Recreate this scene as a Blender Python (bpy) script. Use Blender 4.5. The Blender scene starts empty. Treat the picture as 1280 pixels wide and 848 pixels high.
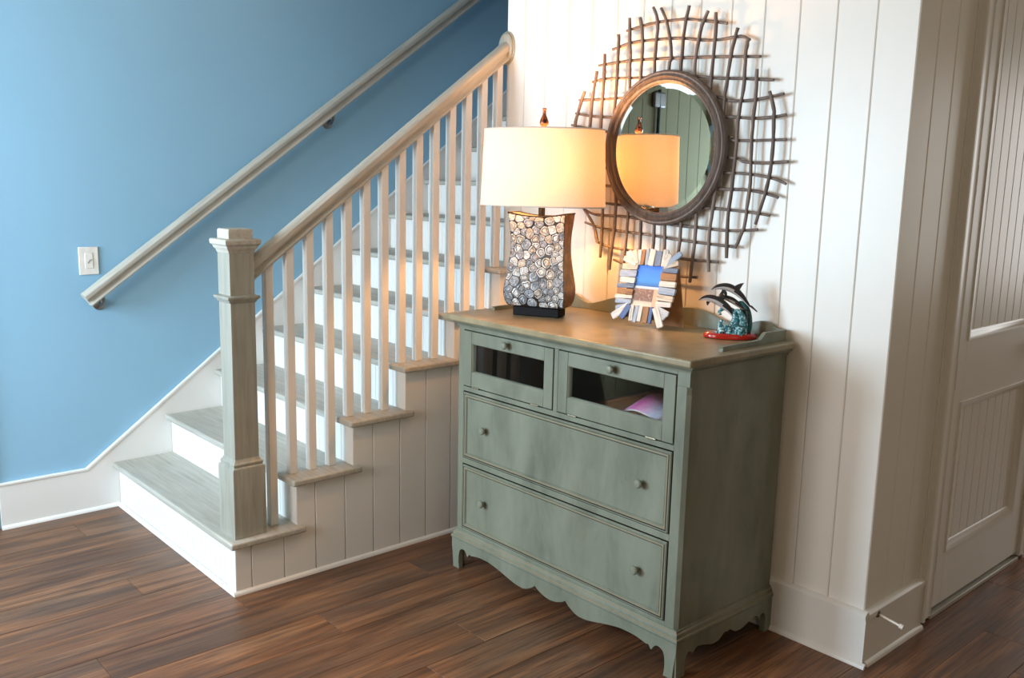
import bpy, bmesh, math, random
from mathutils import Vector, Matrix
random.seed(7)
R = math.radians
scn = bpy.context.scene
C = scn.collection

# ---------------------------------------------------------------- camera
CAM = Vector((3.0362, -1.3803, 1.5450))
yaw, pitch, roll, fpx = 0.83767, -0.17119, 0.02245, 1138.6
fwd = Vector((-math.sin(yaw)*math.cos(pitch), math.cos(yaw)*math.cos(pitch), math.sin(pitch)))
rgt = Vector((math.cos(yaw), math.sin(yaw), 0))
up = rgt.cross(fwd)
rx = rgt*math.cos(roll) + up*math.sin(roll)
ux = up*math.cos(roll) - rgt*math.sin(roll)
cd = bpy.data.cameras.new('camera')
cam = bpy.data.objects.new('camera', cd)
C.objects.link(cam)
cam.matrix_world = Matrix(((rx.x, ux.x, -fwd.x, CAM.x), (rx.y, ux.y, -fwd.y, CAM.y), (rx.z, ux.z, -fwd.z, CAM.z), (0, 0, 0, 1)))
cd.sensor_width = 36
cd.lens = fpx/1280*36
cd.clip_start = 0.02
scn.camera = cam

# ---------------------------------------------------------------- world, light, exposure
vs = scn.view_settings
scn.display_settings.display_device = 'sRGB'
vs.view_transform = 'Standard'; vs.look = 'None'; vs.gamma = 1.0; vs.use_curve_mapping = False
vs.exposure = -0.04
w = bpy.data.worlds.new('world'); scn.world = w; w.use_nodes = True
bg = w.node_tree.nodes['Background']
bg.inputs[0].default_value = (0.60, 0.78, 1.0, 1); bg.inputs[1].default_value = 0.6

def area(name, loc, target, sx, sy, power, col):
    l = bpy.data.lights.new(name, 'AREA'); l.shape = 'RECTANGLE'; l.size = sx; l.size_y = sy
    l.energy = power; l.color = col
    o = bpy.data.objects.new(name, l); C.objects.link(o); o.location = loc
    o.rotation_euler = (Vector(target)-Vector(loc)).to_track_quat('-Z', 'Y').to_euler()
    return o
# daylight by a window behind the camera and the hall's end; two added fills
area('window_daylight', (-0.62, -2.40, 1.50), (-0.62, 0, 1.20), 1.0, 1.3, 140, (0.62, 0.83, 1.0))
area('window_daylight', (0.80, -2.40, 1.55), (0.70, 0, 1.30), 0.8, 1.3, 47, (1.0, 0.97, 0.95))  # added fill, placed to brighten the stair's open side
area('window_daylight', (5.08, -1.6, 1.55), (0, -1.2, 1.2), 1.5, 1.5, 19, (1.0, 0.82, 0.56))  # added warm fill for the faces turned to the right
area('window_daylight', (2.6, 5.86, 1.6), (2.6, 0, 1.3), 1.0, 1.5, 34, (0.97, 0.97, 0.95))

# ---------------------------------------------------------------- helpers
class MB:
    """collects geometry that becomes one mesh object"""
    def __init__(s): s.v = []; s.f = []; s.m = []
    def add(s, vs_, fs, m=0):
        b = len(s.v); s.v += [tuple(p) for p in vs_]
        for f in fs: s.f.append([i+b for i in f]); s.m.append(m)
        return s
    def box(s, x0, x1, y0, y1, z0, z1, m=0):
        return s.add([(x0,y0,z0),(x1,y0,z0),(x1,y1,z0),(x0,y1,z0),(x0,y0,z1),(x1,y0,z1),(x1,y1,z1),(x0,y1,z1)],
                     [(0,3,2,1),(4,5,6,7),(0,1,5,4),(1,2,6,5),(2,3,7,6),(3,0,4,7)], m)
    def prism(s, pts, axis, a, b, m=0):
        """polygon pts (2D) extruded along axis from a to b; 2D coords are the other two axes in order"""
        n = len(pts)
        def P(p, t): return {'x': (t,p[0],p[1]), 'y': (p[0],t,p[1]), 'z': (p[0],p[1],t)}[axis]
        vs_ = [P(p,a) for p in pts]+[P(p,b) for p in pts]
        fs = [list(range(n)), list(range(2*n-1,n-1,-1))]+[(i,(i+1)%n,n+(i+1)%n,n+i) for i in range(n)]
        return s.add(vs_, fs, m)
    def tube(s, path, rad, n=8, m=0, sq=1.0):
        k = len(path); path = [Vector(p) for p in path]
        rad = [rad]*k if not hasattr(rad, '__len__') else rad
        vs_ = []; ref = None
        for i, p in enumerate(path):
            t = (path[min(i+1,k-1)]-path[max(i-1,0)]).normalized()
            if ref is None:
                ref = Vector((0,0,1)) if abs(t.z) < .9 else Vector((1,0,0))
            u = (ref - t*ref.dot(t)).normalized(); ref = u; w_ = t.cross(u)
            for j in range(n):
                a = 2*math.pi*j/n
                vs_.append(p+(u*math.cos(a)+w_*math.sin(a)*sq)*rad[i])
        fs = [(i*n+j, i*n+(j+1)%n, (i+1)*n+(j+1)%n, (i+1)*n+j) for i in range(k-1) for j in range(n)]
        fs += [list(range(n-1,-1,-1)), list(range((k-1)*n, k*n))]
        return s.add(vs_, fs, m)
    def lathe(s, prof, c=(0,0,0), axis='z', n=24, m=0, sx=1, sy=1):
        """prof: (radius, height) pairs"""
        vs_ = []
        for r_, h in prof:
            for j in range(n):
                a = 2*math.pi*j/n; p = (r_*math.cos(a)*sx, r_*math.sin(a)*sy, h)
                if axis == 'y': p = (p[0], h, p[1])
                if axis == 'x': p = (h, p[0], p[1])
                vs_.append((p[0]+c[0], p[1]+c[1], p[2]+c[2]))
        k = len(prof)
        fs = [(i*n+j, i*n+(j+1)%n, (i+1)*n+(j+1)%n, (i+1)*n+j) for i in range(k-1) for j in range(n)]
        fs += [list(range(n-1,-1,-1)), list(range((k-1)*n, k*n))]
        return s.add(vs_, fs, m)
    def rloop(s, x0, x1, z0, z1, prof, ms=None, closed=True):
        """mitred rectangular frame in the XZ plane; prof = (inset, y) points, closed loop"""
        n = len(prof); vs_ = []
        for d, y in prof:
            vs_ += [(x0+d,y,z0+d),(x1-d,y,z0+d),(x1-d,y,z1-d),(x0+d,y,z1-d)]
        rng = range(n) if closed else range(n-1)
        for i in rng:
            j = (i+1) % n
            s.add([], [])
        b = len(s.v); s.v += vs_
        for i in rng:
            j = (i+1) % n
            for q in range(4):
                r_ = (q+1) % 4
                s.f.append([b+i*4+q, b+i*4+r_, b+j*4+r_, b+j*4+q]); s.m.append(ms[i] if ms else 0)
        return s
    def mesh(s, name, mats, smooth=0.6):
        me = bpy.data.meshes.new(name); me.from_pydata(s.v, [], s.f)
        mats = mats if isinstance(mats, (list, tuple)) else [mats]
        for mt in mats: me.materials.append(mt)
        me.polygons.foreach_set('material_index', s.m)
        bm = bmesh.new(); bm.from_mesh(me); bmesh.ops.recalc_face_normals(bm, faces=bm.faces[:]); bm.to_mesh(me); bm.free()
        if smooth:
            me.polygons.foreach_set('use_smooth', [True]*len(me.polygons)); me.set_sharp_from_angle(angle=smooth)
        me.update(); return me
    def obj(s, name, mats, parent=None, bevel=0, seg=2, smooth=0.6, loc=None, rot=None):
        return mobj(name, s.mesh(name, mats, smooth), parent, bevel, seg, loc, rot)

def mobj(name, me, parent=None, bevel=0, seg=2, loc=None, rot=None):
    o = bpy.data.objects.new(name, me); C.objects.link(o)
    if parent: o.parent = parent
    if loc: o.location = loc
    if rot: o.rotation_euler = rot
    if bevel:
        b = o.modifiers.new('bevel', 'BEVEL'); b.width = bevel; b.segments = seg; b.limit_method = 'ANGLE'; b.angle_limit = R(40)
        b.use_clamp_overlap = True
    return o
def bx(name, mat, x0, x1, y0, y1, z0, z1, parent=None, bevel=0, seg=2):
    return MB().box(x0,x1,y0,y1,z0,z1).obj(name, mat, parent, bevel, seg)
def tag(o, label=None, cat=None, group=None, kind=None):
    if label: o['label'] = label
    if cat: o['category'] = cat
    if group: o['group'] = group
    if kind: o['kind'] = kind
    return o
def thing(name, label, cat, loc=(0,0,0), rz=0, group=None):
    o = bpy.data.objects.new(name, None); C.objects.link(o); o.location = loc; o.rotation_euler = (0,0,rz)
    o.empty_display_size = .1
    return tag(o, label, cat, group)
def structure(name, loc=(0,0,0)):
    o = bpy.data.objects.new(name, None); C.objects.link(o); o.location = loc; o.empty_display_size = .1
    o['kind'] = 'structure'; return o

# ---------------------------------------------------------------- materials
def mat(name):
    m = bpy.data.materials.new(name); m.use_nodes = True
    return m, m.node_tree, m.node_tree.nodes['Principled BSDF']
def N(nt, t, **kw):
    n = nt.nodes.new(t)
    for k, v in kw.items(): setattr(n, k, v)
    return n
def ramp(nt, stops, fac):
    r_ = N(nt, 'ShaderNodeValToRGB'); e = r_.color_ramp.elements
    while len(e) < len(stops): e.new(.5)
    for q, (p, c) in zip(e, stops): q.position = p; q.color = (*c, 1)
    nt.links.new(fac, r_.inputs[0]); return r_.outputs[0]
def coords(nt, scale, rnd=False):
    tc = N(nt, 'ShaderNodeTexCoord'); mp = N(nt, 'ShaderNodeMapping'); mp.inputs['Scale'].default_value = scale
    src = tc.outputs['Object']
    if rnd:
        oi = N(nt, 'ShaderNodeObjectInfo'); mu = N(nt, 'ShaderNodeMath', operation='MULTIPLY'); mu.inputs[1].default_value = 37.0
        nt.links.new(oi.outputs['Random'], mu.inputs[0])
        va = N(nt, 'ShaderNodeVectorMath', operation='ADD'); nt.links.new(src, va.inputs[0]); nt.links.new(mu.outputs[0], va.inputs[1]); src = va.outputs[0]
    nt.links.new(src, mp.inputs[0]); return mp.outputs[0]
def noise(nt, vec, scale, detail=4, rough=.55, dist=0):
    n = N(nt, 'ShaderNodeTexNoise'); n.inputs['Scale'].default_value = scale; n.inputs['Detail'].default_value = detail
    n.inputs['Roughness'].default_value = rough; n.inputs['Distortion'].default_value = dist
    nt.links.new(vec, n.inputs['Vector']); return n.outputs['Fac']
def mix(nt, fac, a, b, mode='MIX'):
    n = N(nt, 'ShaderNodeMix', data_type='RGBA', blend_type=mode)
    for inp, v in ((n.inputs[0], fac), (n.inputs[6], a), (n.inputs[7], b)):
        if hasattr(v, 'is_output') or hasattr(v, 'links'): nt.links.new(v, inp)
        else: inp.default_value = (*v, 1) if isinstance(v, tuple) else v
    return n.outputs[2]
def bump(nt, bsdf, h, strength=.2, dist=.002):
    b = N(nt, 'ShaderNodeBump'); b.inputs['Strength'].default_value = strength; b.inputs['Distance'].default_value = dist
    nt.links.new(h, b.inputs['Height']); nt.links.new(b.outputs[0], bsdf.inputs['Normal'])

def paint(name, col, rough=.5, var=.06, sc=3.0, bmp=.05, spec=.4):
    m, nt, b = mat(name)
    n1 = noise(nt, coords(nt, (1,1,1)), sc, 5)
    lo = tuple(c*(1-var) for c in col); hi = tuple(min(1,c*(1+var)) for c in col)
    nt.links.new(ramp(nt, [(.3,lo),(.7,hi)], n1), b.inputs['Base Color'])
    b.inputs['Roughness'].default_value = rough; b.inputs['Specular IOR Level'].default_value = spec
    if bmp: bump(nt, b, noise(nt, coords(nt, (1,1,1)), 90, 3), bmp, .001)
    return m
def plain(name, col, rough=.5, metal=0, spec=.5, emit=None):
    m, nt, b = mat(name)
    n1 = noise(nt, coords(nt, (1,1,1)), 40, 3)
    nt.links.new(ramp(nt, [(.3,tuple(c*.92 for c in col)),(.7,tuple(min(1,c*1.06) for c in col))], n1), b.inputs['Base Color'])
    b.inputs['Roughness'].default_value = rough; b.inputs['Metallic'].default_value = metal; b.inputs['Specular IOR Level'].default_value = spec
    if emit: b.inputs['Emission Color'].default_value = (*emit[0],1); b.inputs['Emission Strength'].default_value = emit[1]
    return m
def wood(name, stops, axis, rough=.5, fine=60, rnd=False, bmp=.25, coat=0):
    m, nt, b = mat(name)
    st = {'x': (.06,1,1), 'y': (1,.06,1), 'z': (1,1,.06)}[axis]
    v = coords(nt, st, rnd)
    n1 = noise(nt, v, fine, 6, .65, .4); n2 = noise(nt, coords(nt, (1,1,1), rnd), 4, 3)
    md = N(nt, 'ShaderNodeMath', operation='MULTIPLY_ADD'); nt.links.new(n2, md.inputs[0]); md.inputs[1].default_value = .35
    nt.links.new(n1, md.inputs[2])
    sb = N(nt, 'ShaderNodeMath', operation='SUBTRACT'); nt.links.new(md.outputs[0], sb.inputs[0]); sb.inputs[1].default_value = .175
    nt.links.new(ramp(nt, stops, sb.outputs[0]), b.inputs['Base Color'])
    b.inputs['Roughness'].default_value = rough
    b.inputs['Coat Weight'].default_value = coat; b.inputs['Coat Roughness'].default_value = .3
    bump(nt, b, n1, bmp, .0015)
    return m
def floor_wood():
    m, nt, b = mat('plank_wood')
    v = coords(nt, (1,.075,1), True)
    n1 = noise(nt, v, 15, 8, .58, 1.0)
    v2 = coords(nt, (1,.16,1), True); n2 = noise(nt, v2, 7, 4, .5, .6)
    fine = noise(nt, coords(nt, (1,.03,1), True), 140, 4, .6)
    c1 = ramp(nt, [(.28,(.048,.020,.010)),(.43,(.150,.063,.028)),(.56,(.25,.110,.049)),(.72,(.37,.18,.082))], n1)
    c2 = mix(nt, ramp(nt, [(.42,(0,0,0)),(.68,(.75,.75,.75))], n2), c1, (.105,.066,.045))
    oi = N(nt, 'ShaderNodeObjectInfo')
    tone = ramp(nt, [(0,(.86,.86,.87)),(.5,(1,1,1)),(1,(1.1,1.06,1.0))], oi.outputs['Random'])
    c3 = mix(nt, 1.0, c2, tone, 'MULTIPLY')
    c4 = mix(nt, ramp(nt, [(.36,(.75,.75,.75)),(.54,(0,0,0))], fine), c3, (.06,.032,.02))
    # knots
    vo = N(nt, 'ShaderNodeTexVoronoi'); vo.inputs['Scale'].default_value = 3.2; nt.links.new(coords(nt, (1.6,.5,1), True), vo.inputs['Vector'])
    k = ramp(nt, [(.02,(1,1,1)),(.085,(0,0,0))], vo.outputs['Distance'])
    kn = N(nt, 'ShaderNodeMath', operation='MULTIPLY'); nt.links.new(k, kn.inputs[0])
    nt.links.new(ramp(nt, [(.5,(0,0,0)),(.6,(.9,.9,.9))], noise(nt, coords(nt, (1,1,1), True), 30, 3)), kn.inputs[1])
    c5 = mix(nt, kn.outputs[0], c4, (.02,.011,.008))
    nt.links.new(c5, b.inputs['Base Color'])
    b.inputs['Roughness'].default_value = .42; b.inputs['Specular IOR Level'].default_value = .45
    bump(nt, b, fine, .25, .001)
    return m
def sage_paint(name='sage_antique_paint', pal=None, rough=.38):
    m, nt, b = mat(name)
    n1 = noise(nt, coords(nt, (1,1,.35)), 9, 6, .6, .4); n2 = noise(nt, coords(nt, (1,1,1)), 2.2, 4)
    fl = noise(nt, coords(nt, (1,1,.5)), 45, 5, .6)
    pal = pal or ((.128,.140,.105),(.182,.198,.150),(.225,.240,.186))
    c = ramp(nt, [(.3,pal[0]),(.5,pal[1]),(.72,pal[2])], n1)
    c = mix(nt, ramp(nt, [(.45,(0,0,0)),(.75,(.45,.45,.45))], n2), c, (.22,.215,.15))
    c = mix(nt, ramp(nt, [(.70,(0,0,0)),(.78,(.7,.7,.7))], fl), c, (.10,.095,.06))
    nt.links.new(c, b.inputs['Base Color']); b.inputs['Roughness'].default_value = rough; b.inputs['Specular IOR Level'].default_value = .4
    bump(nt, b, fl, .08, .001)
    return m

M = {}
M['blue'] = paint('blue_wall_paint', (.27,.48,.64), .75, .03, 1.5, .06, .25)
M['white'] = paint('white_trim_paint', (.76,.745,.71), .38, .02, 2, .04)
M['ship'] = paint('shiplap_white_paint', (.80,.775,.72), .34, .03, 2, .05)
M['ceil'] = paint('ceiling_paint', (.58,.51,.41), .8, .02, 2, .05)
M['tan'] = paint('tan_wall_paint', (.36,.28,.19), .8)
M['greenwall'] = paint('grey_green_paint', (.085,.08,.05), .9, .04, 2, .05, .05)
GW = [(.22,(.29,.27,.22)),(.45,(.40,.38,.325)),(.62,(.46,.44,.385)),(.82,(.54,.52,.46))]
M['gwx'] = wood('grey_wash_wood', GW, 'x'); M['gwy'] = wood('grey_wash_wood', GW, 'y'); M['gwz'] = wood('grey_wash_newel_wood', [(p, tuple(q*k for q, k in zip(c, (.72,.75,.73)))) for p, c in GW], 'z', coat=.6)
M['floor'] = floor_wood()
M['sage'] = sage_paint(); M['sagetop'] = sage_paint('sage_top_worn_to_tan', ((.20,.165,.095),(.29,.24,.145),(.36,.30,.19)), .30)  # tan top: the lamp's warm light put into the paint colour
M['matblack'] = plain('matt_black', (.012,.012,.013), .7, 0, .12)
M['glaze'] = plain('dark_antique_glaze', (.020,.017,.012), .5)  # antiquing in the moulding grooves, and painted shade in the drawer gaps
M['glazelt'] = plain('tan_antique_glaze', (.25,.215,.14), .45)
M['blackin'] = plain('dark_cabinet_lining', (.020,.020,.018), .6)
M['brass'] = plain('antique_brass', (.30,.26,.18), .4, .8)
M['steel'] = plain('dark_nickel', (.20,.19,.18), .28, .9)
M['bronze'] = plain('dark_bronze', (.035,.026,.020), .42, .3)
M['hinge'] = plain('hinge_metal', (.12,.11,.10), .4, .7)
M['plastic'] = plain('white_plastic', (.78,.74,.68), .35)
M['greyplastic'] = plain('grey_dial_mark', (.25,.25,.26), .4)
M['twig'] = wood('grey_brown_twig', [(.25,(.062,.044,.036)),(.5,(.150,.112,.094)),(.75,(.25,.20,.17))], 'z', .6, 40, True, .5)
M['ring'] = wood('mirror_ring_wood', [(.25,(.050,.036,.030)),(.5,(.115,.085,.070)),(.75,(.19,.15,.125))], 'z', .5, 70, False, .35)
m, nt, b = mat('mirror_glass'); b.inputs['Metallic'].default_value = 1; b.inputs['Roughness'].default_value = .015
nt.links.new(ramp(nt, [(.3,(.86,.88,.86)),(.7,(.88,.90,.88))], noise(nt, coords(nt,(1,1,1)), 2, 2)), b.inputs['Base Color']); M['mirror'] = m
m, nt, b = mat('clear_glass'); nt.nodes.remove(b)
gl = N(nt, 'ShaderNodeBsdfGlossy'); gl.inputs['Roughness'].default_value = .02; gl.inputs['Color'].default_value = (1,1,1,1)
tr = N(nt, 'ShaderNodeBsdfTransparent'); tr.inputs[0].default_value = (.93,.95,.94,1)
fr = N(nt, 'ShaderNodeFresnel'); fr.inputs[0].default_value = 1.45; ms = N(nt, 'ShaderNodeMixShader')
nt.links.new(fr.outputs[0], ms.inputs[0]); nt.links.new(tr.outputs[0], ms.inputs[1]); nt.links.new(gl.outputs[0], ms.inputs[2])
nt.links.new(ms.outputs[0], nt.nodes['Material Output'].inputs[0]); M['glass'] = m

# ---------------------------------------------------------------- the setting
XL, YB, XC, ZC = -1.249, 1.3523, 1.7509, 2.75      # blue wall, mirror wall, corner of the hall wall, ceiling
G, RI, R1 = .2546, .19, .2152                      # stair going, rise, first rise
def T(k): return 0 if k <= 0 else R1+(k-1)*RI
SW = -1.2328                                       # inner face of the stair skirt

# floor: sub-floor with planks laid in the run direction
fl = structure('floor')
MB().box(-1.6, 5.4, -4.6, 6.1, -.05, -.006).obj('sub_floor', M['floor'], fl)
PW, PL = .1785, 1.22
pm = MB().box(.0006, PW-.0006, .0006, PL-.0006, -.006, 0).mesh('plank', M['floor'], 0)
starts = {-6: -.243, -2: -.26, 0: -.01, 1: -.543, 2: .16, 4: .498, 5: .247, 3: -.32, -1: .35, -3: -.71, -4: .22, -5: .55}
for k in range(-7, 21):
    x0 = -.04+PW*k
    y = starts.get(k, random.uniform(0, PL))
    while y > -2.6: y -= PL
    while y < 3.6:
        if not (x0+PW < 1.6 and x0 > .1 and y > 1.5) and not (x0+PW < .02 and y > .35):
            mobj('plank', pm, fl, .0012, 1, loc=(x0, y, 0))
        y += PL
# ceiling, open over the stair
ce = structure('ceiling')
MB().box(-1.6, 5.4, -4.6, .95, ZC, ZC+.1).box(-.05, 5.4, .95, 6.1, ZC, ZC+.1).obj('ceiling_board', M['ceil'], ce)

# left wall: smooth blue plaster, then an opening for a tall pale door
def swall(name, mt, *boxes):
    m_ = MB()
    for b_ in boxes: m_.box(*b_)
    o = m_.obj(name, mt); o['kind'] = 'structure'; return o
swall('wall_left', M['blue'], (XL-.12, XL, -.60, 6, 0, 5), (XL-.12, XL, -2.6, -2.44, 0, ZC), (XL-.12, XL, -2.44, -.60, 2.5, ZC))
def base_profile(h=.175, t=.0155):                 # (out, z)
    return [(0,0),(t,0),(t,h-.012),(t+.004,h-.010),(t+.004,h+.006),(t-.004,h+.014),(0,h+.016)]
SHOE = [(0,0),(.012,0),(.0115,.006),(.008,.012),(0,.016)]
def base_run(name, along, a, b_, at, sgn, off=0, extra=0):
    """baseboard with cap and shoe; along 'x' or 'y', on the plane at, facing sgn"""
    st = structure(name)
    for nm, pr, o2 in (('board', base_profile(), 0), ('shoe_molding', SHOE, .0155)):
        pts = [(at+sgn*(p[0]+o2), p[1]) for p in pr]
        if along == 'x': MB().prism(pts, 'x', a, b_+(extra if nm == 'board' else extra*1.75)).obj(nm, M['white'], st, smooth=.7)
        else: MB().prism(pts, 'y', a, b_).obj(nm, M['white'], st, smooth=.7)
    return st
# left skirt: level baseboard that turns up along the stair
sk = structure('baseboard_left')
ST = .7475
zt = lambda y: .3015+ST*y
poly = [(-.50,0),(-.137,0),(.1,0),(4.2,zt(4.2)-.48),(4.2,zt(4.2)),(-.137,.199),(-.50,.199)]
MB().prism(poly, 'x', XL, SW).obj('skirt_board', M['white'], sk, .002)
MB().prism([(-.50,.196),(-.50,.207),(-.139,.207),(4.2,zt(4.2)+.010),(4.2,zt(4.2)-.004),(-.135,.195)], 'x', XL, SW+.004).obj('skirt_cap', M['white'], sk, .002)
MB().prism([(SW+p[0],p[1]) for p in SHOE], 'y', -.50, -.002).obj('shoe_molding', M['white'], sk)

# mirror wall: shiplap boards
wb = structure('wall_back')
BW = .1315
def board_mesh(h, w_=BW, d=.018, g=.0007, c=.003):
    pts = [(g,0),(g,-(d-c)),(g+c,-d),(w_-g-c,-d),(w_-g,-(d-c)),(w_-g,0)]
    return MB().prism(pts, 'z', 0, h).mesh('board', M['ship'], 0)
bm_ = board_mesh(ZC-.19)
for k in range(14):
    x1 = XC-k*BW; x0 = x1-BW
    if x0 < -.07:
        MB().prism([(-.07,0),(-.07,-.018),(x1-.005,-.018),(x1-.0015,-.0145),(x1-.0015,0)], 'z', 0, ZC).obj('board', M['ship'], wb, loc=(0,YB+.018,0), smooth=0)
    else:
        mobj('board', bm_, wb, loc=(x0, YB+.018, .19))
MB().box(-.07, XC-.02, YB+.0185, YB+.11, 0, ZC).obj('wall_core', M['ship'], wb)
base_run('baseboard_back', 'x', 0.0, XC, YB, -1, extra=.0155)

# hall wall with the door (faces +X)
wr = structure('wall_right')
bm2 = MB().prism([(0,.0012),(.0145,.0012),(.018,.0047),(.018,BW-.0047),(.0145,BW-.0012),(0,BW-.0012)], 'z', 0, ZC-.19).mesh('board', M['ship'], 0)
for k in range(3):
    mobj('board', bm2, wr, loc=(XC-.018, YB+k*BW, .19))
MB().box(XC-.12, XC-.0185, YB+.02, 1.853, 0, ZC).box(XC-.12, XC-.0185, 2.70, 6, 0, ZC).box(XC-.12, XC-.0185, 1.853, 2.70, 2.44, ZC).obj('wall_core', M['ship'], wr)
MB().box(XC-.0185, XC, YB+3*BW+.0015, 1.768, .19, ZC).obj('board', M['ship'], wr)
MB().box(XC-.019, XC, 2.78, 6, 0, ZC).obj('wall_face', M['ship'], wr)
base_run('baseboard_right', 'y', YB+.0002, 1.762, XC, 1)
tr1 = structure('trim_1')
CAS = [(0,0),(.022,0),(.026,.004),(.026,.014),(.020,.018),(.016,.024),(.015,.074),(.017,.080),(.014,.086),(0,.086)]   # (out, across)
pts = [(XC+p[0]-.002, 1.764+p[1]) for p in CAS]
MB().prism(pts, 'z', .02, 2.53).obj('casing_side', M['white'], tr1)
MB().prism([(XC+p[0]-.002, 2.787-p[1]) for p in CAS], 'z', .02, 2.53).obj('casing_side', M['white'], tr1)
MB().prism([(XC+p[0]-.002, 2.529-p[1]) for p in CAS], 'y', 1.764, 2.787).obj('casing_head', M['white'], tr1)
bx('threshold', M['gwy'], XC-.12, XC+.012, 1.853, 2.70, 0, .018, tr1, .004)
# door: stiles, rails, two beaded panels
d1 = structure('door_1')
DX0, DX1, DY0, DY1, DZ0, DZ1 = XC-.040, XC+.002, 1.857, 2.696, .036, 2.436
for a, b_ in ((DY0, 1.945), (2.592, DY1)): bx('stile', M['white'], DX0, DX1, a, b_, DZ0, DZ1, d1, .001)
for a, b_ in ((DZ0, .240), (.800, 1.030), (2.30, DZ1)): bx('rail', M['white'], DX0, DX1, 1.945, 2.592, a, b_, d1)
def panel(z0, z1):
    m_ = MB(); y0, y1 = 1.945, 2.592; n = 9; pw = (y1-y0)/n; x = DX1-.014
    pts = [(DX0+.01, y0)]
    for i in range(n):
        a = y0+i*pw
        pts += [(x, a+.004), (x, a+pw-.004), (x-.005, a+pw-.0015), (x-.005, a+pw+.0015)] if i < n-1 else [(x, a+.004), (x, a+pw)]
    pts.append((DX0+.01, y1))
    m_.prism(pts, 'z', z0, z1)
    p = m_.obj('beaded_panel', M['white'], d1, smooth=0)
    pr = [(0,DX1-.001),(0,DX1+.004),(.010,DX1+.004),(.018,DX1-.004),(.026,DX1-.006),(.034,x-.001),(0,x-.001)]
    q = MB(); n_ = len(pr); v_ = []
    for dd, xx in pr: v_ += [(xx,y0-.004+dd,z0-.004+dd),(xx,y1+.004-dd,z0-.004+dd),(xx,y1+.004-dd,z1+.004-dd),(xx,y0-.004+dd,z1+.004-dd)]
    fs = [[i*4+a, i*4+(a+1)%4, ((i+1)%n_)*4+(a+1)%4, ((i+1)%n_)*4+a] for i in range(n_) for a in range(4)]
    q.add(v_, fs); q.obj('sticking', M['white'], p, smooth=.9)
panel(.240, .800); panel(1.030, 2.30)
for z in (.235, .91, 1.585, 2.2):
    MB().lathe([(.004,-.05),(.0055,-.049),(.0055,.049),(.004,.05)], (DX1+.004, 1.8545, z), n=8).obj('hinge', M['hinge'], d1)
kb = MB().lathe([(.026,0),(.026,.006),(.012,.010),(.010,.030),(.022,.040),(.026,.052),(.020,.062),(.004,.065)], (DX1, 2.635, .95), 'x', 16).obj('knob', M['steel'], d1)

# walls behind the camera, with windows
def window_wall(name, mt, plane, ax, a0, a1, wins, wn):
    st = structure(name); m_ = MB(); z0, z1 = .75, 2.35; x = a0
    def put(u0, u1, zz0, zz1):
        if ax == 'x': m_.box(u0, u1, plane-.06, plane+.06, zz0, zz1)
        else: m_.box(plane-.06, plane+.06, u0, u1, zz0, zz1)
    for (u0, u1) in wins:
        put(x, u0, 0, ZC); put(u0, u1, 0, z0); put(u0, u1, z1, ZC); x = u1
    put(x, a1, 0, ZC); m_.obj('wall_core', mt, st)
    for (u0, u1) in wins:
        wo = structure('window_%d' % wn); wn += 1
        f = MB()
        def bar(uu0, uu1, zz0, zz1, t=.03):
            if ax == 'x': f.box(uu0, uu1, plane-t, plane+t, zz0, zz1)
            else: f.box(plane-t, plane+t, uu0, uu1, zz0, zz1)
        bar(u0-.06, u0+.04, z0-.06, z1+.06, .07); bar(u1-.04, u1+.06, z0-.06, z1+.06, .07); bar(u0+.04, u1-.04, z1-.04, z1+.06, .07); bar(u0+.04, u1-.04, z0-.06, z0+.04, .07)
        mid = (z0+z1)/2; bar(u0+.04, u1-.04, mid-.02, mid+.02)
        f.obj('window_frame', M['white'], wo)
        g_ = MB()
        if ax == 'x': g_.box(u0, u1, plane-.033, plane-.029, z0, z1)
        else: g_.box(plane+.029 if plane > 0 else plane-.033, plane+.033 if plane > 0 else plane-.029, u0, u1, z0, z1)
        g_.obj('pane', M['glass'], wo)
    return wn
wn = window_wall('wall_front', M['tan'], -2.52, 'x', -1.25, 5.2, [(-1.12,-.12),(.4,1.2)], 1)  # second opening is added to go with the stair-side fill
wn = window_wall('wall_side', M['tan'], 5.2, 'y', -2.6, 1.3, [(-2.35,-.85)], wn)  # unseen window added to go with the right-hand fill
wn = window_wall('wall_hall_end', M['tan'], 6.0, 'x', XC, 3.6, [(2.1,3.1)], wn)
swall('wall_hall_side', M['tan'], (3.6, 3.72, 1.2, 6.06, 0, ZC), (3.72, 5.26, 1.2, 1.32, 0, ZC))
swall('wall_stairwell', M['blue'], (-.07, .06, YB+.11, 6, 0, 5), (XL-.12, .06, 5.9, 6.05, 0, 5), (XL, -.05, .85, .95, ZC, 5), (-.05, .06, .85, YB+.11, ZC, 5))
swall('ceiling_stairwell', M['ceil'], (XL-.2, .1, .8, 6.1, 5, 5.1))
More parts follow.
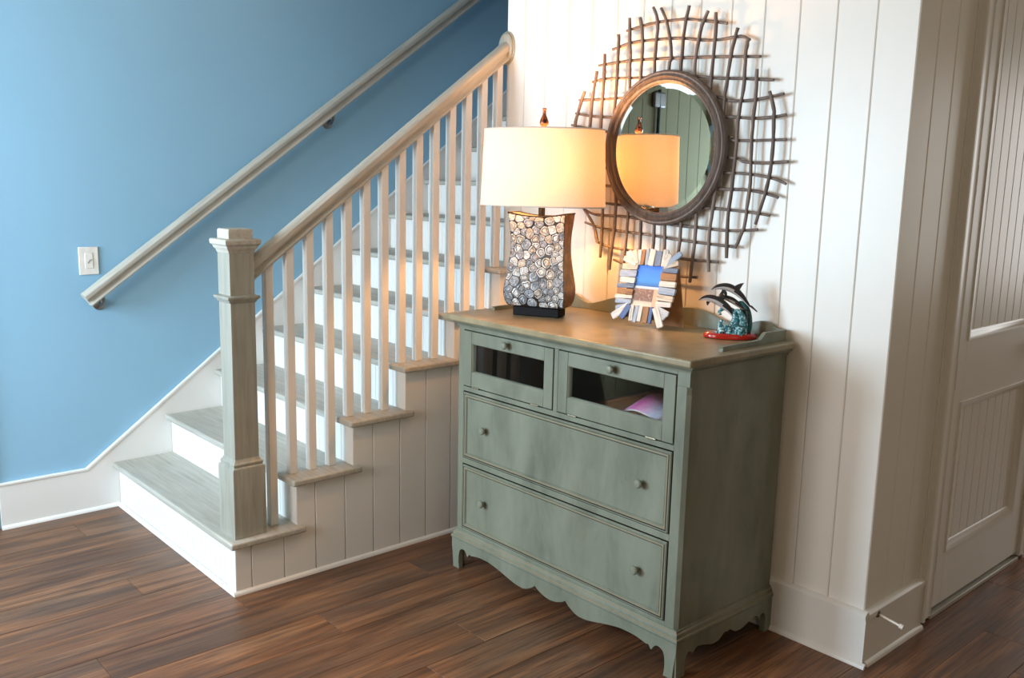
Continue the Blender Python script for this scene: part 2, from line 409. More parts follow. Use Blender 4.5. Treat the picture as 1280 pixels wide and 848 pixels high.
# tall grey-green plank door in the left wall (seen only in the mirror)
d2 = structure('door_2')
n = 13; bw = 1.76/n
for i in range(n):
    y0 = -2.43+i*bw
    MB().prism([(XL-.05,y0+.0004),(XL-.021,y0+.0004),(XL-.018,y0+.003),(XL-.018,y0+bw-.003),(XL-.021,y0+bw-.0004),(XL-.05,y0+bw-.0004)], 'z', .01, 2.44).obj('board', M['greenwall'], d2, smooth=0)
MB().tube([(XL+.002,-1.235,1.55),(XL+.002,-1.235,2.27)], .013, 10).obj('bolt_rod', M['matblack'], d2)
bx('bolt_plate', M['bronze'], XL-.018, XL+.014, -1.30, -1.17, 2.085, 2.195, d2, .012)
bx('bolt_keeper', M['bronze'], XL-.018, XL+.02, -1.195, -1.165, 2.25, 2.285, d2, .006)
tr2 = structure('trim_2')
for a, b_ in ((-.67,-.52),): bx('casing_side', M['white'], XL-.05 if b_ < -1 else XL-.05, XL+.018, a, b_, 0, 2.56, tr2, .003)
bx('casing_head', M['white'], XL-.05, XL+.02, -2.44, -.50, 2.44, 2.58, tr2, .003)

# ---------------------------------------------------------------- staircase
stc = thing('staircase', 'straight white staircase with beadboard risers and grey-washed wooden treads along the blue wall', 'staircase', (-.6,.1,0))
def P(o, par):                                     # keep world coordinates under a parent that is not at the origin
    o.matrix_parent_inverse = Matrix.Translation(-par.location) if par.type == 'EMPTY' and par.rotation_euler.z == 0 else par.matrix_world.inverted()
    return o
NST = 14
for k in range(1, NST+1):
    y0 = (k-1)*G; z1 = T(k); z0 = T(k-1)
    xr = .031 if k <= 5 else -.075
    t_ = MB()
    if k <= 5:
        t_.prism([(SW,y0-.0265),(.031,y0-.0265),(.031,y0+G+.028),(.001,y0+G+.028),(.001,y0+G+.012),(SW,y0+G+.012)], 'z', z1-.026, z1)
    elif k == 6:
        t_.prism([(SW,y0-.0265),(.031,y0-.0265),(.031,YB-.001),(-.075,YB-.001),(-.075,y0+G+.012),(SW,y0+G+.012)], 'z', z1-.026, z1)
    else:
        t_.prism([(SW,y0-.0265),(-.071,y0-.0265),(-.071,y0+G+.012),(SW,y0+G+.012)], 'z', z1-.026, z1)
    P(t_.obj('tread', M['gwx'], stc, .0115, 4), stc)
    # riser with narrow beads; the end strip covers the side boards' edges
    xe = -.052 if k <= 6 else -.071
    n = 27; bw = (xe-SW)/n; pts = [(SW, y0+.015)]
    for i in range(n):
        a = SW+i*bw; pts += [(a+.003, y0+.004), (a+bw-.003, y0+.004)]
        if i < n-1: pts += [(a+bw-.0008, y0+.0068), (a+bw+.0008, y0+.0068)]
    pts.append((xe, y0+.015))
    P(MB().prism(pts, 'z', z0, z1-.026).obj('riser', M['white'], stc, smooth=0), stc)
    if k <= 6:
        P(bx('corner_strip', M['white'], -.052, -.0005, y0, y0+.015, z0, z1-.026, stc, .0015), stc)
# side boards, each cut to the steps above it
gr = [0, .065, .2, .337, .471, .605, .738, .872, 1.006, 1.14, 1.274, YB-.0005]
for a, b_ in zip(gr[:-1], gr[1:]):
    k0 = int(a/G)+1; brk = k0*G; g_ = .0022
    def ztop(k): return T(k)-.026
    a2, b2 = a+(.0 if a == 0 else g_/2), b_-g_/2
    if b2 > brk+.004: poly = [(a2,0),(b2,0),(b2,ztop(k0+1)),(brk+.0005,ztop(k0+1)),(brk+.0005,ztop(k0)),(a2,ztop(k0))]
    else: poly = [(a2,0),(b2,0),(b2,ztop(k0)),(a2,ztop(k0))]
    if a == 0: poly[0] = (.0005,0); poly[-1] = (.0005, ztop(k0))
    P(MB().prism(poly, 'x', -.018, 0).obj('side_board', M['white'], stc, .0022, 1), stc)
P(MB().prism([(.002,0)]+[q for k in range(1,7) for q in ((( k-1)*G+.017,T(k-1)), ((k-1)*G+.017,T(k)-.03))]+[(YB-.001,T(6)-.03),(YB-.001,0)], 'x', -.03, -.0185).obj('side_backing', M['white'], stc), stc)
P(MB().prism([(p[0],p[1]) for p in SHOE], 'y', -.012, .9*0+YB-.02).obj('shoe_molding', M['white'], stc), stc)
P(MB().prism([(-p[0],p[1]) for p in SHOE], 'x', SW+.001, .0).obj('shoe_molding', M['white'], stc), stc)

# ---------------------------------------------------------------- stair railing
NX, NY = -.067, .068
rl = thing('stair_railing', 'white baluster railing with square grey-washed newel post on the open side of the stair', 'railing', (NX, NY, R1))
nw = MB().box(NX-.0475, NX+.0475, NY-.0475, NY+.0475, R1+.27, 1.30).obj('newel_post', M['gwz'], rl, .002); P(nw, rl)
def ring4(prof):                                    # square lathe about the newel axis: (half width, z)
    m_ = MB(); v_ = []
    for h, z in prof: v_ += [(NX-h,NY-h,z),(NX+h,NY-h,z),(NX+h,NY+h,z),(NX-h,NY+h,z)]
    n = len(prof)
    f_ = [[i*4+q, i*4+(q+1)%4, (i+1)*4+(q+1)%4, (i+1)*4+q] for i in range(n-1) for q in range(4)]+[[3,2,1,0],[(n-1)*4+q for q in range(4)]]
    return m_.add(v_, f_)
def sub(o, par): o.parent = par; o.matrix_parent_inverse = (rl.matrix_world @ par.matrix_parent_inverse).inverted() if False else Matrix(); return o
def npart(name, prof, mt): P(ring4(prof).obj(name, mt, rl, .0015), rl)
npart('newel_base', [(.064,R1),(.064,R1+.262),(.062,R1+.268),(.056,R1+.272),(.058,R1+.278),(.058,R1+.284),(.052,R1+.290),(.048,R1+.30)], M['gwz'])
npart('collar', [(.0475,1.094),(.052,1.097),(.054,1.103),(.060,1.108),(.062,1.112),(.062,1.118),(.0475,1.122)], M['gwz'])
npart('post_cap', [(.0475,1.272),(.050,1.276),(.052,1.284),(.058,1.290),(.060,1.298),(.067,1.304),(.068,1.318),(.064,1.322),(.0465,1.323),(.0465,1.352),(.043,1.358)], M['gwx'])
# sloping handrail
ang = math.atan(.7375); y0, z0 = NY+.0475, 1.205
y1 = YB-.014
L = (y1-y0)/math.cos(ang)
prof = [(-.025,-.033),(.025,-.033),(.0265,-.026),(.0215,-.022),(.0185,-.014),(.022,-.006),(.030,-.001),(.0325,.008),(.030,.020),(.022,.029),(.010,.0335),(-.010,.0335),(-.022,.029),(-.030,.020),(-.0325,.008),(-.030,-.001),(-.022,-.006),(-.0185,-.014),(-.0215,-.022),(-.0265,-.026)]
# ends cut plumb: shear the profile ends
hr = MB(); tn = math.tan(ang)
v_ = [(l+(-h*tn), s_, h) for l, sg in ((0,1),(L,1)) for s_, h in prof for l in (l,)]
v_ = []
for l in (0.0, L):
    for s_, h in prof: v_.append((l+h*tn, s_, h))
n = len(prof); hr.add(v_, [list(range(n)), list(range(2*n-1,n-1,-1))]+[(i,(i+1)%n,n+(i+1)%n,n+i) for i in range(n)])
ho = hr.obj('handrail', M['gwx'], rl, smooth=.5); ho.location = (0, y0-NY, z0-R1); ho.rotation_euler = (0, -ang, R(90))
# order XYZ: tilt about local Y, then turn towards +Y
zr = lambda y: z0+(y-y0)*.7375-.040
bal = {}
for i in range(14):
    y = .189+i*.0853; k = int((y+.004)/G)+1
    z_b, z_t = T(k), zr(y)
    h_ = .016
    m_ = MB().add([(-h_,-h_,0),(h_,-h_,0),(h_,h_,0),(-h_,h_,0),(-h_,-h_,z_t-z_b-h_*.7375),(h_,-h_,z_t-z_b-h_*.7375),(h_,h_,z_t-z_b+h_*.7375),(-h_,h_,z_t-z_b+h_*.7375)],
                  [(0,3,2,1),(4,5,6,7),(0,1,5,4),(1,2,6,5),(2,3,7,6),(3,0,4,7)])
    m_.obj('baluster', M['white'], rl, .002, loc=(0, y-NY, z_b-R1))
ro = MB().lathe([(.050,0),(.050,-.006),(.044,-.009),(.046,-.014),(.040,-.020),(.036,-.021)], (0,0,0), 'y', 28, sx=1, sy=1.42).obj('rosette', M['gwz'], rl, loc=(-.001, YB-.0005-NY, 2.118-R1))

# ---------------------------------------------------------------- wall handrail
wh = thing('wall_handrail', 'grey-washed wooden handrail on metal brackets running up the blue wall', 'handrail', (-1.183, -.1, 1.0))
ang2 = math.atan(.7285); L2 = 3.0/math.cos(ang2)
prof = [(-.023,-.034),(.023,-.034),(.0245,-.028),(.0205,-.0255),(.0145,-.018),(.0135,-.010),(.018,-.003),(.0265,.002),(.0285,.009),(.027,.019),(.020,.028),(.009,.033),(-.009,.033),(-.020,.028),(-.027,.019),(-.0285,.009),(-.0265,.002),(-.018,-.003),(-.0135,-.010),(-.0145,-.018),(-.0205,-.0255),(-.0245,-.028)]
h2 = MB(); n = len(prof); v_ = [(l, s_, h) for l in (-.018, L2) for s_, h in prof]
h2.add(v_, [list(range(n)), list(range(2*n-1,n-1,-1))]+[(i,(i+1)%n,n+(i+1)%n,n+i) for i in range(n)])
o = h2.obj('rail', M['gwx'], wh, smooth=.5); o.rotation_euler = (0, -ang2, R(90))
for y in (.06, 1.245, 2.43):
    z = (y)*.7285
    br = MB(); wx = XL+1.183
    br.lathe([(.028,0),(.028,.006),(.020,.012),(.010,.016)], (wx, y, z-.085), 'x', 18)
    br.tube([(wx+.01,y,z-.085),(wx+.045,y,z-.083),(wx+.062,y,z-.066),(wx+.066,y,z-.044)], .0075, 10)
    br.obj('bracket', M['steel'], wh)
# light switch
lsw = thing('light_switch', 'white wall plate with a dimmer on the blue wall below the handrail end', 'switch', (XL, -.075, 1.155))
bx('wall_plate', M['plastic'], .0005, .007, -.042, .042, -.062, .062, lsw, .003)
bx('rocker', M['plastic'], .0065, .0095, -.017, .017, -.034, .034, lsw, .0015)
MB().tube([(.0096,-.006,-.012),(.0096,-.002,-.003),(.0096,.004,.003),(.0096,.012,.006)], .0022, 6).obj('dial_mark', M['greyplastic'], lsw)
for z in (-.048,.048): MB().lathe([(.003,0),(.003,.0012)], (.0068,0,z), 'x', 10).obj('screw', M['plastic'], lsw)
# door stop on the hall baseboard
ds = thing('door_stop', 'white springy door stop screwed to the baseboard beside the hall door', 'door stop', (XC+.0155, 1.415, .165), R(0))
MB().lathe([(.012,0),(.012,.004),(.006,.008)], (0,0,0), 'x', 14).obj('mounting_plate', M['steel'], ds)
MB().tube([(.004,0,0),(.075,.0,-.012)], [.0045,.0040], 8).obj('rod', M['plastic'], ds)
MB().tube([(.073,0,-.0115),(.076,0,-.0122),(.088,0,-.0145),(.090,0,-.0148)], [.0045,.0085,.0080,.005], 12).obj('rubber_tip', M['plastic'], ds)

# ---------------------------------------------------------------- dresser
BX0, BX1, FY, BY, H = .300, 1.410, .808, 1.335, 1.0373
dr = thing('dresser', 'sage green antiqued dresser with two glass-fronted compartments over two long drawers', 'dresser', (.855, 1.07, 0))
def D(o): return P(o, dr)
S = M['sage']
# carcass: hollow box with a face frame
c_ = MB()
c_.box(BX0, BX0+.02, FY+.002, BY, .12, 1.005).box(BX1-.02, BX1, FY+.03, BY, .12, 1.005).box(BX0+.02, BX1-.02, BY-.012, BY, .12, 1.005)
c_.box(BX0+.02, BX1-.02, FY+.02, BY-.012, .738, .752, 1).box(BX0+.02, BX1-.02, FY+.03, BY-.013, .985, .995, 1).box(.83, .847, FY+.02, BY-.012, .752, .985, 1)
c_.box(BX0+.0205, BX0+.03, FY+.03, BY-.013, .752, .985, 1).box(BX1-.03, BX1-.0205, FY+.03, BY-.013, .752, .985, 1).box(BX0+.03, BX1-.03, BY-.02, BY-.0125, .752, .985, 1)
c_.box(BX0+.02, BX1-.02, FY+.022, FY+.03, .15, .738, 2)
D(c_.obj('carcass', [S, M['blackin'], M['glaze']], dr, .001))
f_ = MB()
f_.box(BX0, .330, FY, FY+.022, .12, 1.005)
f_.prism([(1.362,FY),(1.398,FY),(BX1,FY+.012),(BX1,FY+.032),(1.362,FY+.032)], 'z', .12, .945)
f_.box(1.362, BX1, FY, FY+.032, .945, 1.005)
f_.add([(1.398,FY,.920),(BX1,FY+.012,.920),(BX1,FY,.945)], [(0,1,2)])
f_.box(.330, 1.362, FY, FY+.022, .979, 1.005).box(.330, 1.362, FY, FY+.022, .737, .755).box(.8285, .848, FY, FY+.022, .755, .979)
f_.box(.330, 1.362, FY, FY+.022, .443, .465).box(.330, 1.362, FY, FY+.022, .12, .173)
D(f_.obj('face_frame', S, dr, .0012))
# top with a moulded edge
D(MB().box(BX0-.048, BX1+.030, FY-.043, BY+.003, 1.014, H).obj('top', M['sagetop'], dr, .006, 4))
cv = MB(); prof = [(0,.990),(.004,.990),(.006,.996),(.014,1.003),(.020,1.008),(.022,1.0145),(0,1.0145)]
v_ = []
for d_, z in prof: v_ += [(BX0-d_,BY,z),(BX0-d_,FY-d_,z),(BX1+d_,FY-d_,z),(BX1+d_,BY,z)]
n = len(prof); cv.add(v_, [[i*4+q, i*4+q+1, ((i+1)%n)*4+q+1, ((i+1)%n)*4+q] for i in range(n) for q in range(3)])
D(cv.obj('cornice_molding', S, dr, smooth=.4))
# base moulding and scalloped plinth
cv = MB(); prof = [(0,.162),(.004,.160),(.0055,.154),(.0095,.151),(.0115,.145),(.0115,.139),(.0165,.136),(.0175,.130),(.016,.124),(0,.122)]
v_ = []
for d_, z in prof: v_ += [(BX0-d_,BY,z),(BX0-d_,FY-d_,z),(BX1+d_,FY-d_,z),(BX1+d_,BY,z)]
n = len(prof)
for i in range(n):
    for q in range(3):
        pass
cv.add(v_, [[i*4+q, i*4+q+1, ((i+1)%n)*4+q+1, ((i+1)%n)*4+q] for i in range(n-1) for q in range(3)])
for i, f in enumerate(cv.f):
    if i//3 in (2, 5): cv.m[i] = 1
D(cv.obj('base_molding', [S, M['glazelt']], dr, smooth=.4))
def curve(pts, n=7):
    """smooth polyline through pts (Catmull-Rom)"""
    o_ = []
    for i in range(len(pts)-1):
        p0 = pts[max(i-1,0)]; p1 = pts[i]; p2 = pts[i+1]; p3 = pts[min(i+2,len(pts)-1)]
        for k in range(n):
            t = k/n
            o_.append(tuple(.5*((2*p1[q])+(-p0[q]+p2[q])*t+(2*p0[q]-5*p1[q]+4*p2[q]-p3[q])*t*t+(-p0[q]+3*p1[q]-3*p2[q]+p3[q])*t**3) for q in range(len(p1))))
    return o_+[pts[-1]]
# half of the front apron, measured from the centre line outwards
half = curve([(0,.061),(.030,.065),(.062,.076),(.078,.0865)],5)[:-1]+curve([(.078,.0865),(.10,.070),(.135,.055),(.170,.054),(.205,.059),(.25,.070),(.30,.081),(.345,.0875),(.40,.087),(.445,.079)],4)[:-1]+[(.450,.0775),(.455,.081)]
half += [(.460,.078),(.468,.066),(.475,.071)]+curve([(.478,.078),(.490,.0885),(.505,.088),(.518,.079),(.524,.060),(.526,.03),(.522,0)],4)
cx = (BX0+BX1)/2; e = .0145
out = [(cx+x,z) for x,z in half]+[(BX1+e-.010,0),(BX1+e-.006,.05),(BX1+e,.09),(BX1+e,.124)]
out = out+[(2*cx-x,z) for x,z in out[::-1]][:-1]
D(MB().prism(out, 'y', FY-e, FY-e+.022).obj('front_apron', S, dr, .0012, 1, smooth=.35))
hs = [(FY-e+.001,.124),(FY-e+.001,.09),(FY-e+.004,.05),(FY-e+.008,0),(.846,0)]
sd = curve([(.846,0),(.842,.04),(.848,.066),(.862,.077),(.876,.073)],4)[:-1]+curve([(.876,.073),(.884,.063),(.889,.071)],2)[:-1]+curve([(.889,.071),(.905,.080),(.925,.078),(.955,.070),(.992,.060),(1.025,.062)],4)[:-1]
sd += curve([(1.025,.062),(1.045,.075),(1.055,.082)],3)[:-1]
ym = 1.071
full_s = hs[:-1]+sd+[(ym,.078)]+[(2*ym-y,z) for y,z in sd[::-1]]+[(1.298,0),(BY,0),(BY,.124)]
for xs in ((BX1+e-.022, BX1+e-.0002), (BX0-e+.0002, BX0-e+.022)):
    D(MB().prism(full_s, 'x', *xs).obj('side_apron', S, dr, .0012, 1, smooth=.35))
# gallery
gh = [(0,.036),(.05,.045),(.11,.061),(.17,.068),(.23,.060),(.285,.042),(.345,.027),(.39,.032),(.43,.050),(.465,.056),(.49,.050),(.515,.040),(.535,.037),(.5475,.037)]
gp = curve([(cx+x,H+z) for x,z in gh],4); gp = [(2*cx-x,z) for x,z in gp[::-1]][:-1]+gp
D(MB().prism([(gp[0][0],H)]+gp+[(gp[-1][0],H)], 'y', BY-.014, BY).obj('gallery_back', S, dr, .0015, 1, smooth=.35))
gs = curve([(.972,H+.010),(.985,H+.016),(1.165,H+.0165),(1.178,H+.018),(1.192,H+.028),(1.205,H+.037),(1.222,H+.038),(BY-.015,H+.037)],4)
for xs in ((BX1-.018, BX1-.004), (BX0+.004, BX0+.018)):
    D(MB().prism([(.968,H)]+gs+[(BY-.015,H)], 'x', *xs).obj('gallery_side', S, dr, .0015, 1, smooth=.35))
KN = [(.0055,0),(.007,-.001),(.006,-.006),(.0065,-.010),(.012,-.014),(.0148,-.019),(.0148,-.023),(.011,-.0275),(.004,-.029)]
knob_me = MB().lathe(KN, (0,0,0), 'y', 20).mesh('knob', S)
# glass doors
hm = MB()
for q in range(3): hm.tube([(-.02+q*.0135,0,0),(-.0075+q*.0135,0,0)], .0034, 8)
hinge_me = hm.mesh('hinge', M['brass'])
def gdoor(x0, x1, px, lab):
    z0, z1 = .7595, .9755; y0, y1 = FY-.003, FY+.0125; sw_ = .0455
    d = D(MB().box(x0,x0+sw_-.001,y0,y1,z0,z1).box(x1-sw_+.001,x1,y0,y1,z0,z1).box(x0+sw_,x1-sw_,y0+.0006,y1,z1-.047,z1).box(x0+sw_,x1-sw_,y0+.0006,y1,z0,z0+.055).obj('glass_door', S, dr, .0012))
    MB().rloop(x0+sw_-.002, x1-sw_+.002, z0+.053, z1-.045, [(0,y0+.003),(.003,y0+.003),(.006,y0+.008),(.006,y1),(0,y1)], [1,0,0,0,0]).obj('glazing_bead', [S, M['glazelt']], d, smooth=0)
    bx('glass_pane', M['glass'], x0+sw_+.002, x1-sw_-.002, y0+.009, y0+.0115, z0+.056, z1-.048, d)
    for o_ in (mobj('knob', knob_me, d, loc=(px, y0, .954)), mobj('hinge', hinge_me, d, loc=(x0+.075, y0-.001, z0-.0005)), mobj('hinge', hinge_me, d, loc=(x1-.085, y0-.001, z0-.0005))): pass
    return d
gz = MB()                                          # dark rings that paint in the shade of the door and drawer gaps
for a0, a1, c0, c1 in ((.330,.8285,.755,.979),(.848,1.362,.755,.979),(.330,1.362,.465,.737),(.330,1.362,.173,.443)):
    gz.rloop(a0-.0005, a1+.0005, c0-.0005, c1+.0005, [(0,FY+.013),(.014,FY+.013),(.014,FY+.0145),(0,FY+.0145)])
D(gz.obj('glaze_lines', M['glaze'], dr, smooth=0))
gdoor(.3335, .825, .588, '')
gdoor(.852, 1.3585, 1.106, '')
def drawer(z0, z1):
    x0, x1 = .3345, 1.3575; y0 = FY-.004; d_ = .024
    dd = D(MB().box(x0+d_-.002, x1-d_+.002, FY+.001, FY+.0125, z0+d_-.002, z1-d_+.002).obj('drawer', S, dr))
    pr = [(0,FY+.0125),(0,y0+.004),(.003,y0),(.0065,y0),(.0085,y0+.003),(.011,y0-.001),(.016,y0-.001),(.019,y0+.003),(.021,y0+.0065),(d_,y0+.0065),(d_,FY+.0125)]
    MB().rloop(x0, x1, z0, z1, pr, [1,0,0,1,0,2,0,0,1,0,0]).obj('drawer_molding', [S, M['glaze'], M['glazelt']], dd, smooth=.3)
    for px in (.466, 1.243): mobj('knob', knob_me, dd, loc=(px, FY+.001, (z0+z1)/2+.004))
drawer(.4675, .7325); drawer(.1755, .4385)

# things inside the dresser's compartments
M['pink'] = None
m, nt, b = mat('pink_print'); v = coords(nt, (1,1,1))
sp = N(nt, 'ShaderNodeSeparateXYZ'); nt.links.new(v, sp.inputs[0])
mp = N(nt, 'ShaderNodeMapRange'); mp.inputs[1].default_value = -.06; mp.inputs[2].default_value = .06; nt.links.new(sp.outputs[0], mp.inputs[0])
nt.links.new(mix(nt, .25, ramp(nt, [(0,(.45,.28,.50)),(.35,(.62,.10,.38)),(.6,(.68,.25,.50)),(1,(.45,.45,.62))], mp.outputs[0]), noise(nt, coords(nt,(1,1,1)), 60, 3), 'OVERLAY'), b.inputs['Base Color'])
b.inputs['Roughness'].default_value = .35; M['pink'] = m
M['paper'] = plain('white_paper', (.75,.74,.76), .6)
M['case'] = plain('dark_case', (.035,.036,.037), .35)
M['casegap'] = plain('navy_cover', (.05,.10,.19), .4)
bk = thing('booklet', 'curled pink and mauve booklet lying behind the glass of the right dresser door', 'booklet', (1.178, .885, .7555), R(-5))
nn = 11; m_ = MB()
arch = curve([(-.100,.030),(-.085,.058),(-.045,.100),(.0,.112),(.05,.103),(.095,.088)], 3)
for layer in range(3):
    v_ = []
    for x, z in arch: v_ += [(x+layer*.003,-.040-layer*.001,z*.62-layer*.002),(x+layer*.003,.06,z*1.0-layer*.002)]
    n_ = len(arch); m_.add(v_, [(2*i,2*i+2,2*i+3,2*i+1) for i in range(n_-1)], 0 if layer == 0 else 1)
m_.box(-.10,.09,-.035,.06,0,.030,1)
o = m_.obj('pages', [M['pink'], M['paper']], bk); md = o.modifiers.new('thick', 'SOLIDIFY'); md.thickness = .001
fb = thing('dark_box', 'dark blue box standing in the corner behind the glass with the pink booklet', 'box', (1.300, .985, .7525))
bx('box_body', M['casegap'], -.045, .045, -.06, .06, .0, .19, fb, .003)
for i in range(5):
    cs = thing('media_case', ['black upright case at the left end of the row behind the left glass door','second black upright case from the left behind the left glass door','third black upright case from the left, middle of the row behind glass','fourth black upright case from the left behind the left glass door','black upright case at the right end of the row behind the left glass door'][i], 'case', (.395+i*.058+(.004 if i % 2 else 0), .93, .7525), R(random.uniform(-3,3)), 'black cases behind the left glass door')
    bx('cover', M['case'], -.0165, .0165, -.075, .06, 0, .185, cs, .003)
    bx('label_strip', M['casegap'], -.011, .011, -.0758, -.0752, .03, .16, cs)

# ---------------------------------------------------------------- table lamp
LX, LY = .512, 1.030
lp = thing('table_lamp', 'lit table lamp with cream oval drum shade and shell-mosaic body on the dresser', 'lamp', (LX, LY, H+.0005), R(26))
bx('lamp_base', M['matblack'], -.094, .094, -.040, .040, 0, .034, lp, .004)
m, nt, b = mat('bronze_side'); n1 = noise(nt, coords(nt,(1,1,1)), 30, 6, .7)
nt.links.new(ramp(nt, [(.3,(.018,.010,.006)),(.5,(.085,.040,.020)),(.7,(.26,.14,.08))], n1), b.inputs['Base Color']); b.inputs['Roughness'].default_value = .38; b.inputs['Metallic'].default_value = .35
bump(nt, b, n1, .6, .003); M['bside'] = m
# body: (z, half width, half depth)
bp = curve([(.034,.100,.036),(.038,.112,.044),(.055,.1195,.056),(.085,.1235,.0655),(.115,.122,.066),(.16,.1165,.057),(.21,.111,.048),(.25,.1085,.041),(.30,.1085,.041),(.34,.111,.047),(.370,.1135,.052),(.392,.1145,.055)],3)
m_ = MB(); v_ = []
NQ = 9
def top_dip(x, z): return z-.012*(1-(x/.115)**2)*max(0,(z-.36)/.03) if z > .36 else z
for z, hw, hd in bp:
    for q in range(NQ): x = -hw+2*hw*q/(NQ-1); v_.append((x,-hd,top_dip(x,z)))
    for q in range(NQ): x = hw-2*hw*q/(NQ-1); v_.append((x,hd,top_dip(x,z)))
k = 2*NQ; fs = []; ms_ = []
for i in range(len(bp)-1):
    for j in range(k): fs.append([i*k+j, i*k+(j+1)%k, (i+1)*k+(j+1)%k, (i+1)*k+j]); ms_.append(1 if j % NQ == NQ-1 else 0)
b0 = len(m_.v); m_.v += v_
m_.f += fs; m_.m += ms_
e0 = (len(bp)-1)*k
for q in range(NQ-1): m_.f.append([e0+q, e0+q+1, e0+k-2-q, e0+k-1-q]); m_.m.append(0)
m_.f.append(list(range(k))[::-1]); m_.m.append(0)
body = m_.obj('body', [M['bronze'], M['bside']], lp, smooth=.5)
# rim line along the top
tr_ = [(x/100, top_dip(x/100,.392)+.0005) for x in (-11.6,-9,-6,-3,0,3,6,9,11.6)]
MB().tube([(x,-.0555,z) for x,z in tr_], .0028, 6).tube([(x,.0555,z) for x,z in tr_], .0028, 6).tube([(.115,-.055,.3925),(.115,.055,.3925)], .0028, 6).tube([(-.115,-.055,.3925),(-.115,.055,.3925)], .0028, 6).obj('top_rim', M['matblack'], body)
# shells: domed shards set into the front and the back
def shell_mat(name, stops, rough):
    m, nt, b = mat(name); v = coords(nt, (1,1,1), True)
    n1 = noise(nt, v, 55, 5, .65, 1.6)
    nt.links.new(ramp(nt, stops, n1), b.inputs['Base Color']); b.inputs['Roughness'].default_value = rough; b.inputs['Specular IOR Level'].default_value = .6
    bump(nt, b, n1, .55, .003); return m
SH = [shell_mat('shell_pearl', [(.3,(.16,.15,.15)),(.42,(.46,.45,.44)),(.55,(.74,.72,.69)),(.7,(.88,.86,.83))], .28),
      shell_mat('shell_grey', [(.3,(.09,.10,.115)),(.45,(.27,.29,.32)),(.6,(.46,.48,.52)),(.75,(.70,.70,.70))], .25),
      shell_mat('shell_cream', [(.3,(.16,.12,.09)),(.45,(.48,.40,.32)),(.62,(.76,.69,.60)),(.8,(.88,.83,.76))], .3),
      shell_mat('shell_dark_ring', [(.35,(.03,.028,.028)),(.5,(.12,.115,.115)),(.68,(.45,.44,.43))], .3)]
def at_body(z):
    for (za,wa,da),(zb,wb_,db) in zip(bp[:-1],bp[1:]):
        if za <= z <= zb: t = (z-za)/(zb-za+1e-9); return wa+(wb_-wa)*t, da+(db-da)*t
    return bp[-1][1], bp[-1][2]
rs = random.Random(5)
def clip(poly, px, pz, nx, nz):
    out_ = []
    for i in range(len(poly)):
        a_, b_ = poly[i], poly[(i+1) % len(poly)]
        da = (a_[0]-px)*nx+(a_[1]-pz)*nz; db = (b_[0]-px)*nx+(b_[1]-pz)*nz
        if da <= 0: out_.append(a_)
        if da*db < 0: t = da/(da-db); out_.append((a_[0]+(b_[0]-a_[0])*t, a_[1]+(b_[1]-a_[1])*t))
    return out_
def mosaic(sgn, count, rmin):
    seeds = []; tries = 0
    while len(seeds) < count and tries < 30000:
        tries += 1
        z = rs.uniform(.042,.388); hw, hd = at_body(z); x = rs.uniform(-hw+.004, hw-.004)
        r_ = rmin*rs.uniform(.75,1.35)
        if all((x-s_[0])**2+(z-s_[1])**2 > ((r_+s_[2])*.5)**2 for s_ in seeds): seeds.append((x,z,r_))
    for x, z, r_ in seeds:
        poly = [(x+.022*math.cos(t*.5236), z+.022*math.sin(t*.5236)) for t in range(12)]
        for x2, z2, r2 in seeds:
            d2 = math.hypot(x2-x, z2-z)
            if 0 < d2 < .05:
                f = .5+.12*(r_-r2)/rmin
                poly = clip(poly, x+(x2-x)*f, z+(z2-z)*f, (x2-x)/d2, (z2-z)/d2)
        poly = [(max(-at_body(pz)[0]+.0015, min(at_body(pz)[0]-.0015, px)), max(.038, min(.390, pz))) for px, pz in poly]
        if len(poly) < 3: continue
        # round the shard: chamfer its corners
        rp_ = []
        for i in range(len(poly)):
            a_, b_, c2 = poly[i-1], poly[i], poly[(i+1) % len(poly)]
            rp_ += [(b_[0]+(a_[0]-b_[0])*.17, b_[1]+(a_[1]-b_[1])*.17), (b_[0]+(c2[0]-b_[0])*.17, b_[1]+(c2[1]-b_[1])*.17)]
        gx_ = sum(p[0] for p in rp_)/len(rp_); gz_ = sum(p[1] for p in rp_)/len(rp_); n_ = len(rp_)
        jit = [rs.uniform(-.22,.16) for _ in range(n_)]; ring_ = rs.random() < .45; ph = rs.uniform(0,6.28); tk = rs.uniform(.0006,.0022); m_ = MB(); v_ = []
        for sc_, dy in ((.95,-.0005),(.91,.0022),(.74,.0036),(.55,.0012),(.33,.0022+tk)):
            for j, (px, pz) in enumerate(rp_):
                wob = 1+jit[j % n_]
                xx = gx_+(px-gx_)*sc_*(wob if sc_ < .9 else 1); zz = gz_+(pz-gz_)*sc_*(wob if sc_ < .9 else 1)
                v_.append((xx, -at_body(zz)[1]-dy-tk*.6*math.cos(6.283*j/n_+ph), top_dip(xx,zz)))
        zz = gz_+.001; v_.append((gx_, -at_body(zz)[1]-.0012, top_dip(gx_, zz)))
        f_ = [(r2*n_+j, r2*n_+(j+1)%n_, (r2+1)*n_+(j+1)%n_, (r2+1)*n_+j) for r2 in range(4) for j in range(n_)]+[(4*n_+j,4*n_+(j+1)%n_,5*n_) for j in range(n_)]
        mt = rs.choice((0,0,2,2,2,1)) if z > .29 else rs.choice((0,0,1,1,1,2))
        m_.add(v_, f_); m_.m = [1 if (i_//n_ == 0 or (ring_ and i_//n_ == 2)) else 0 for i_ in range(len(f_))]
        m_.obj('shell_piece', [SH[mt], SH[3]], body, smooth=.5, rot=(0,0,0) if sgn < 0 else (0,0,math.pi))
mosaic(-1, 90, .0265); mosaic(1, 45, .034)
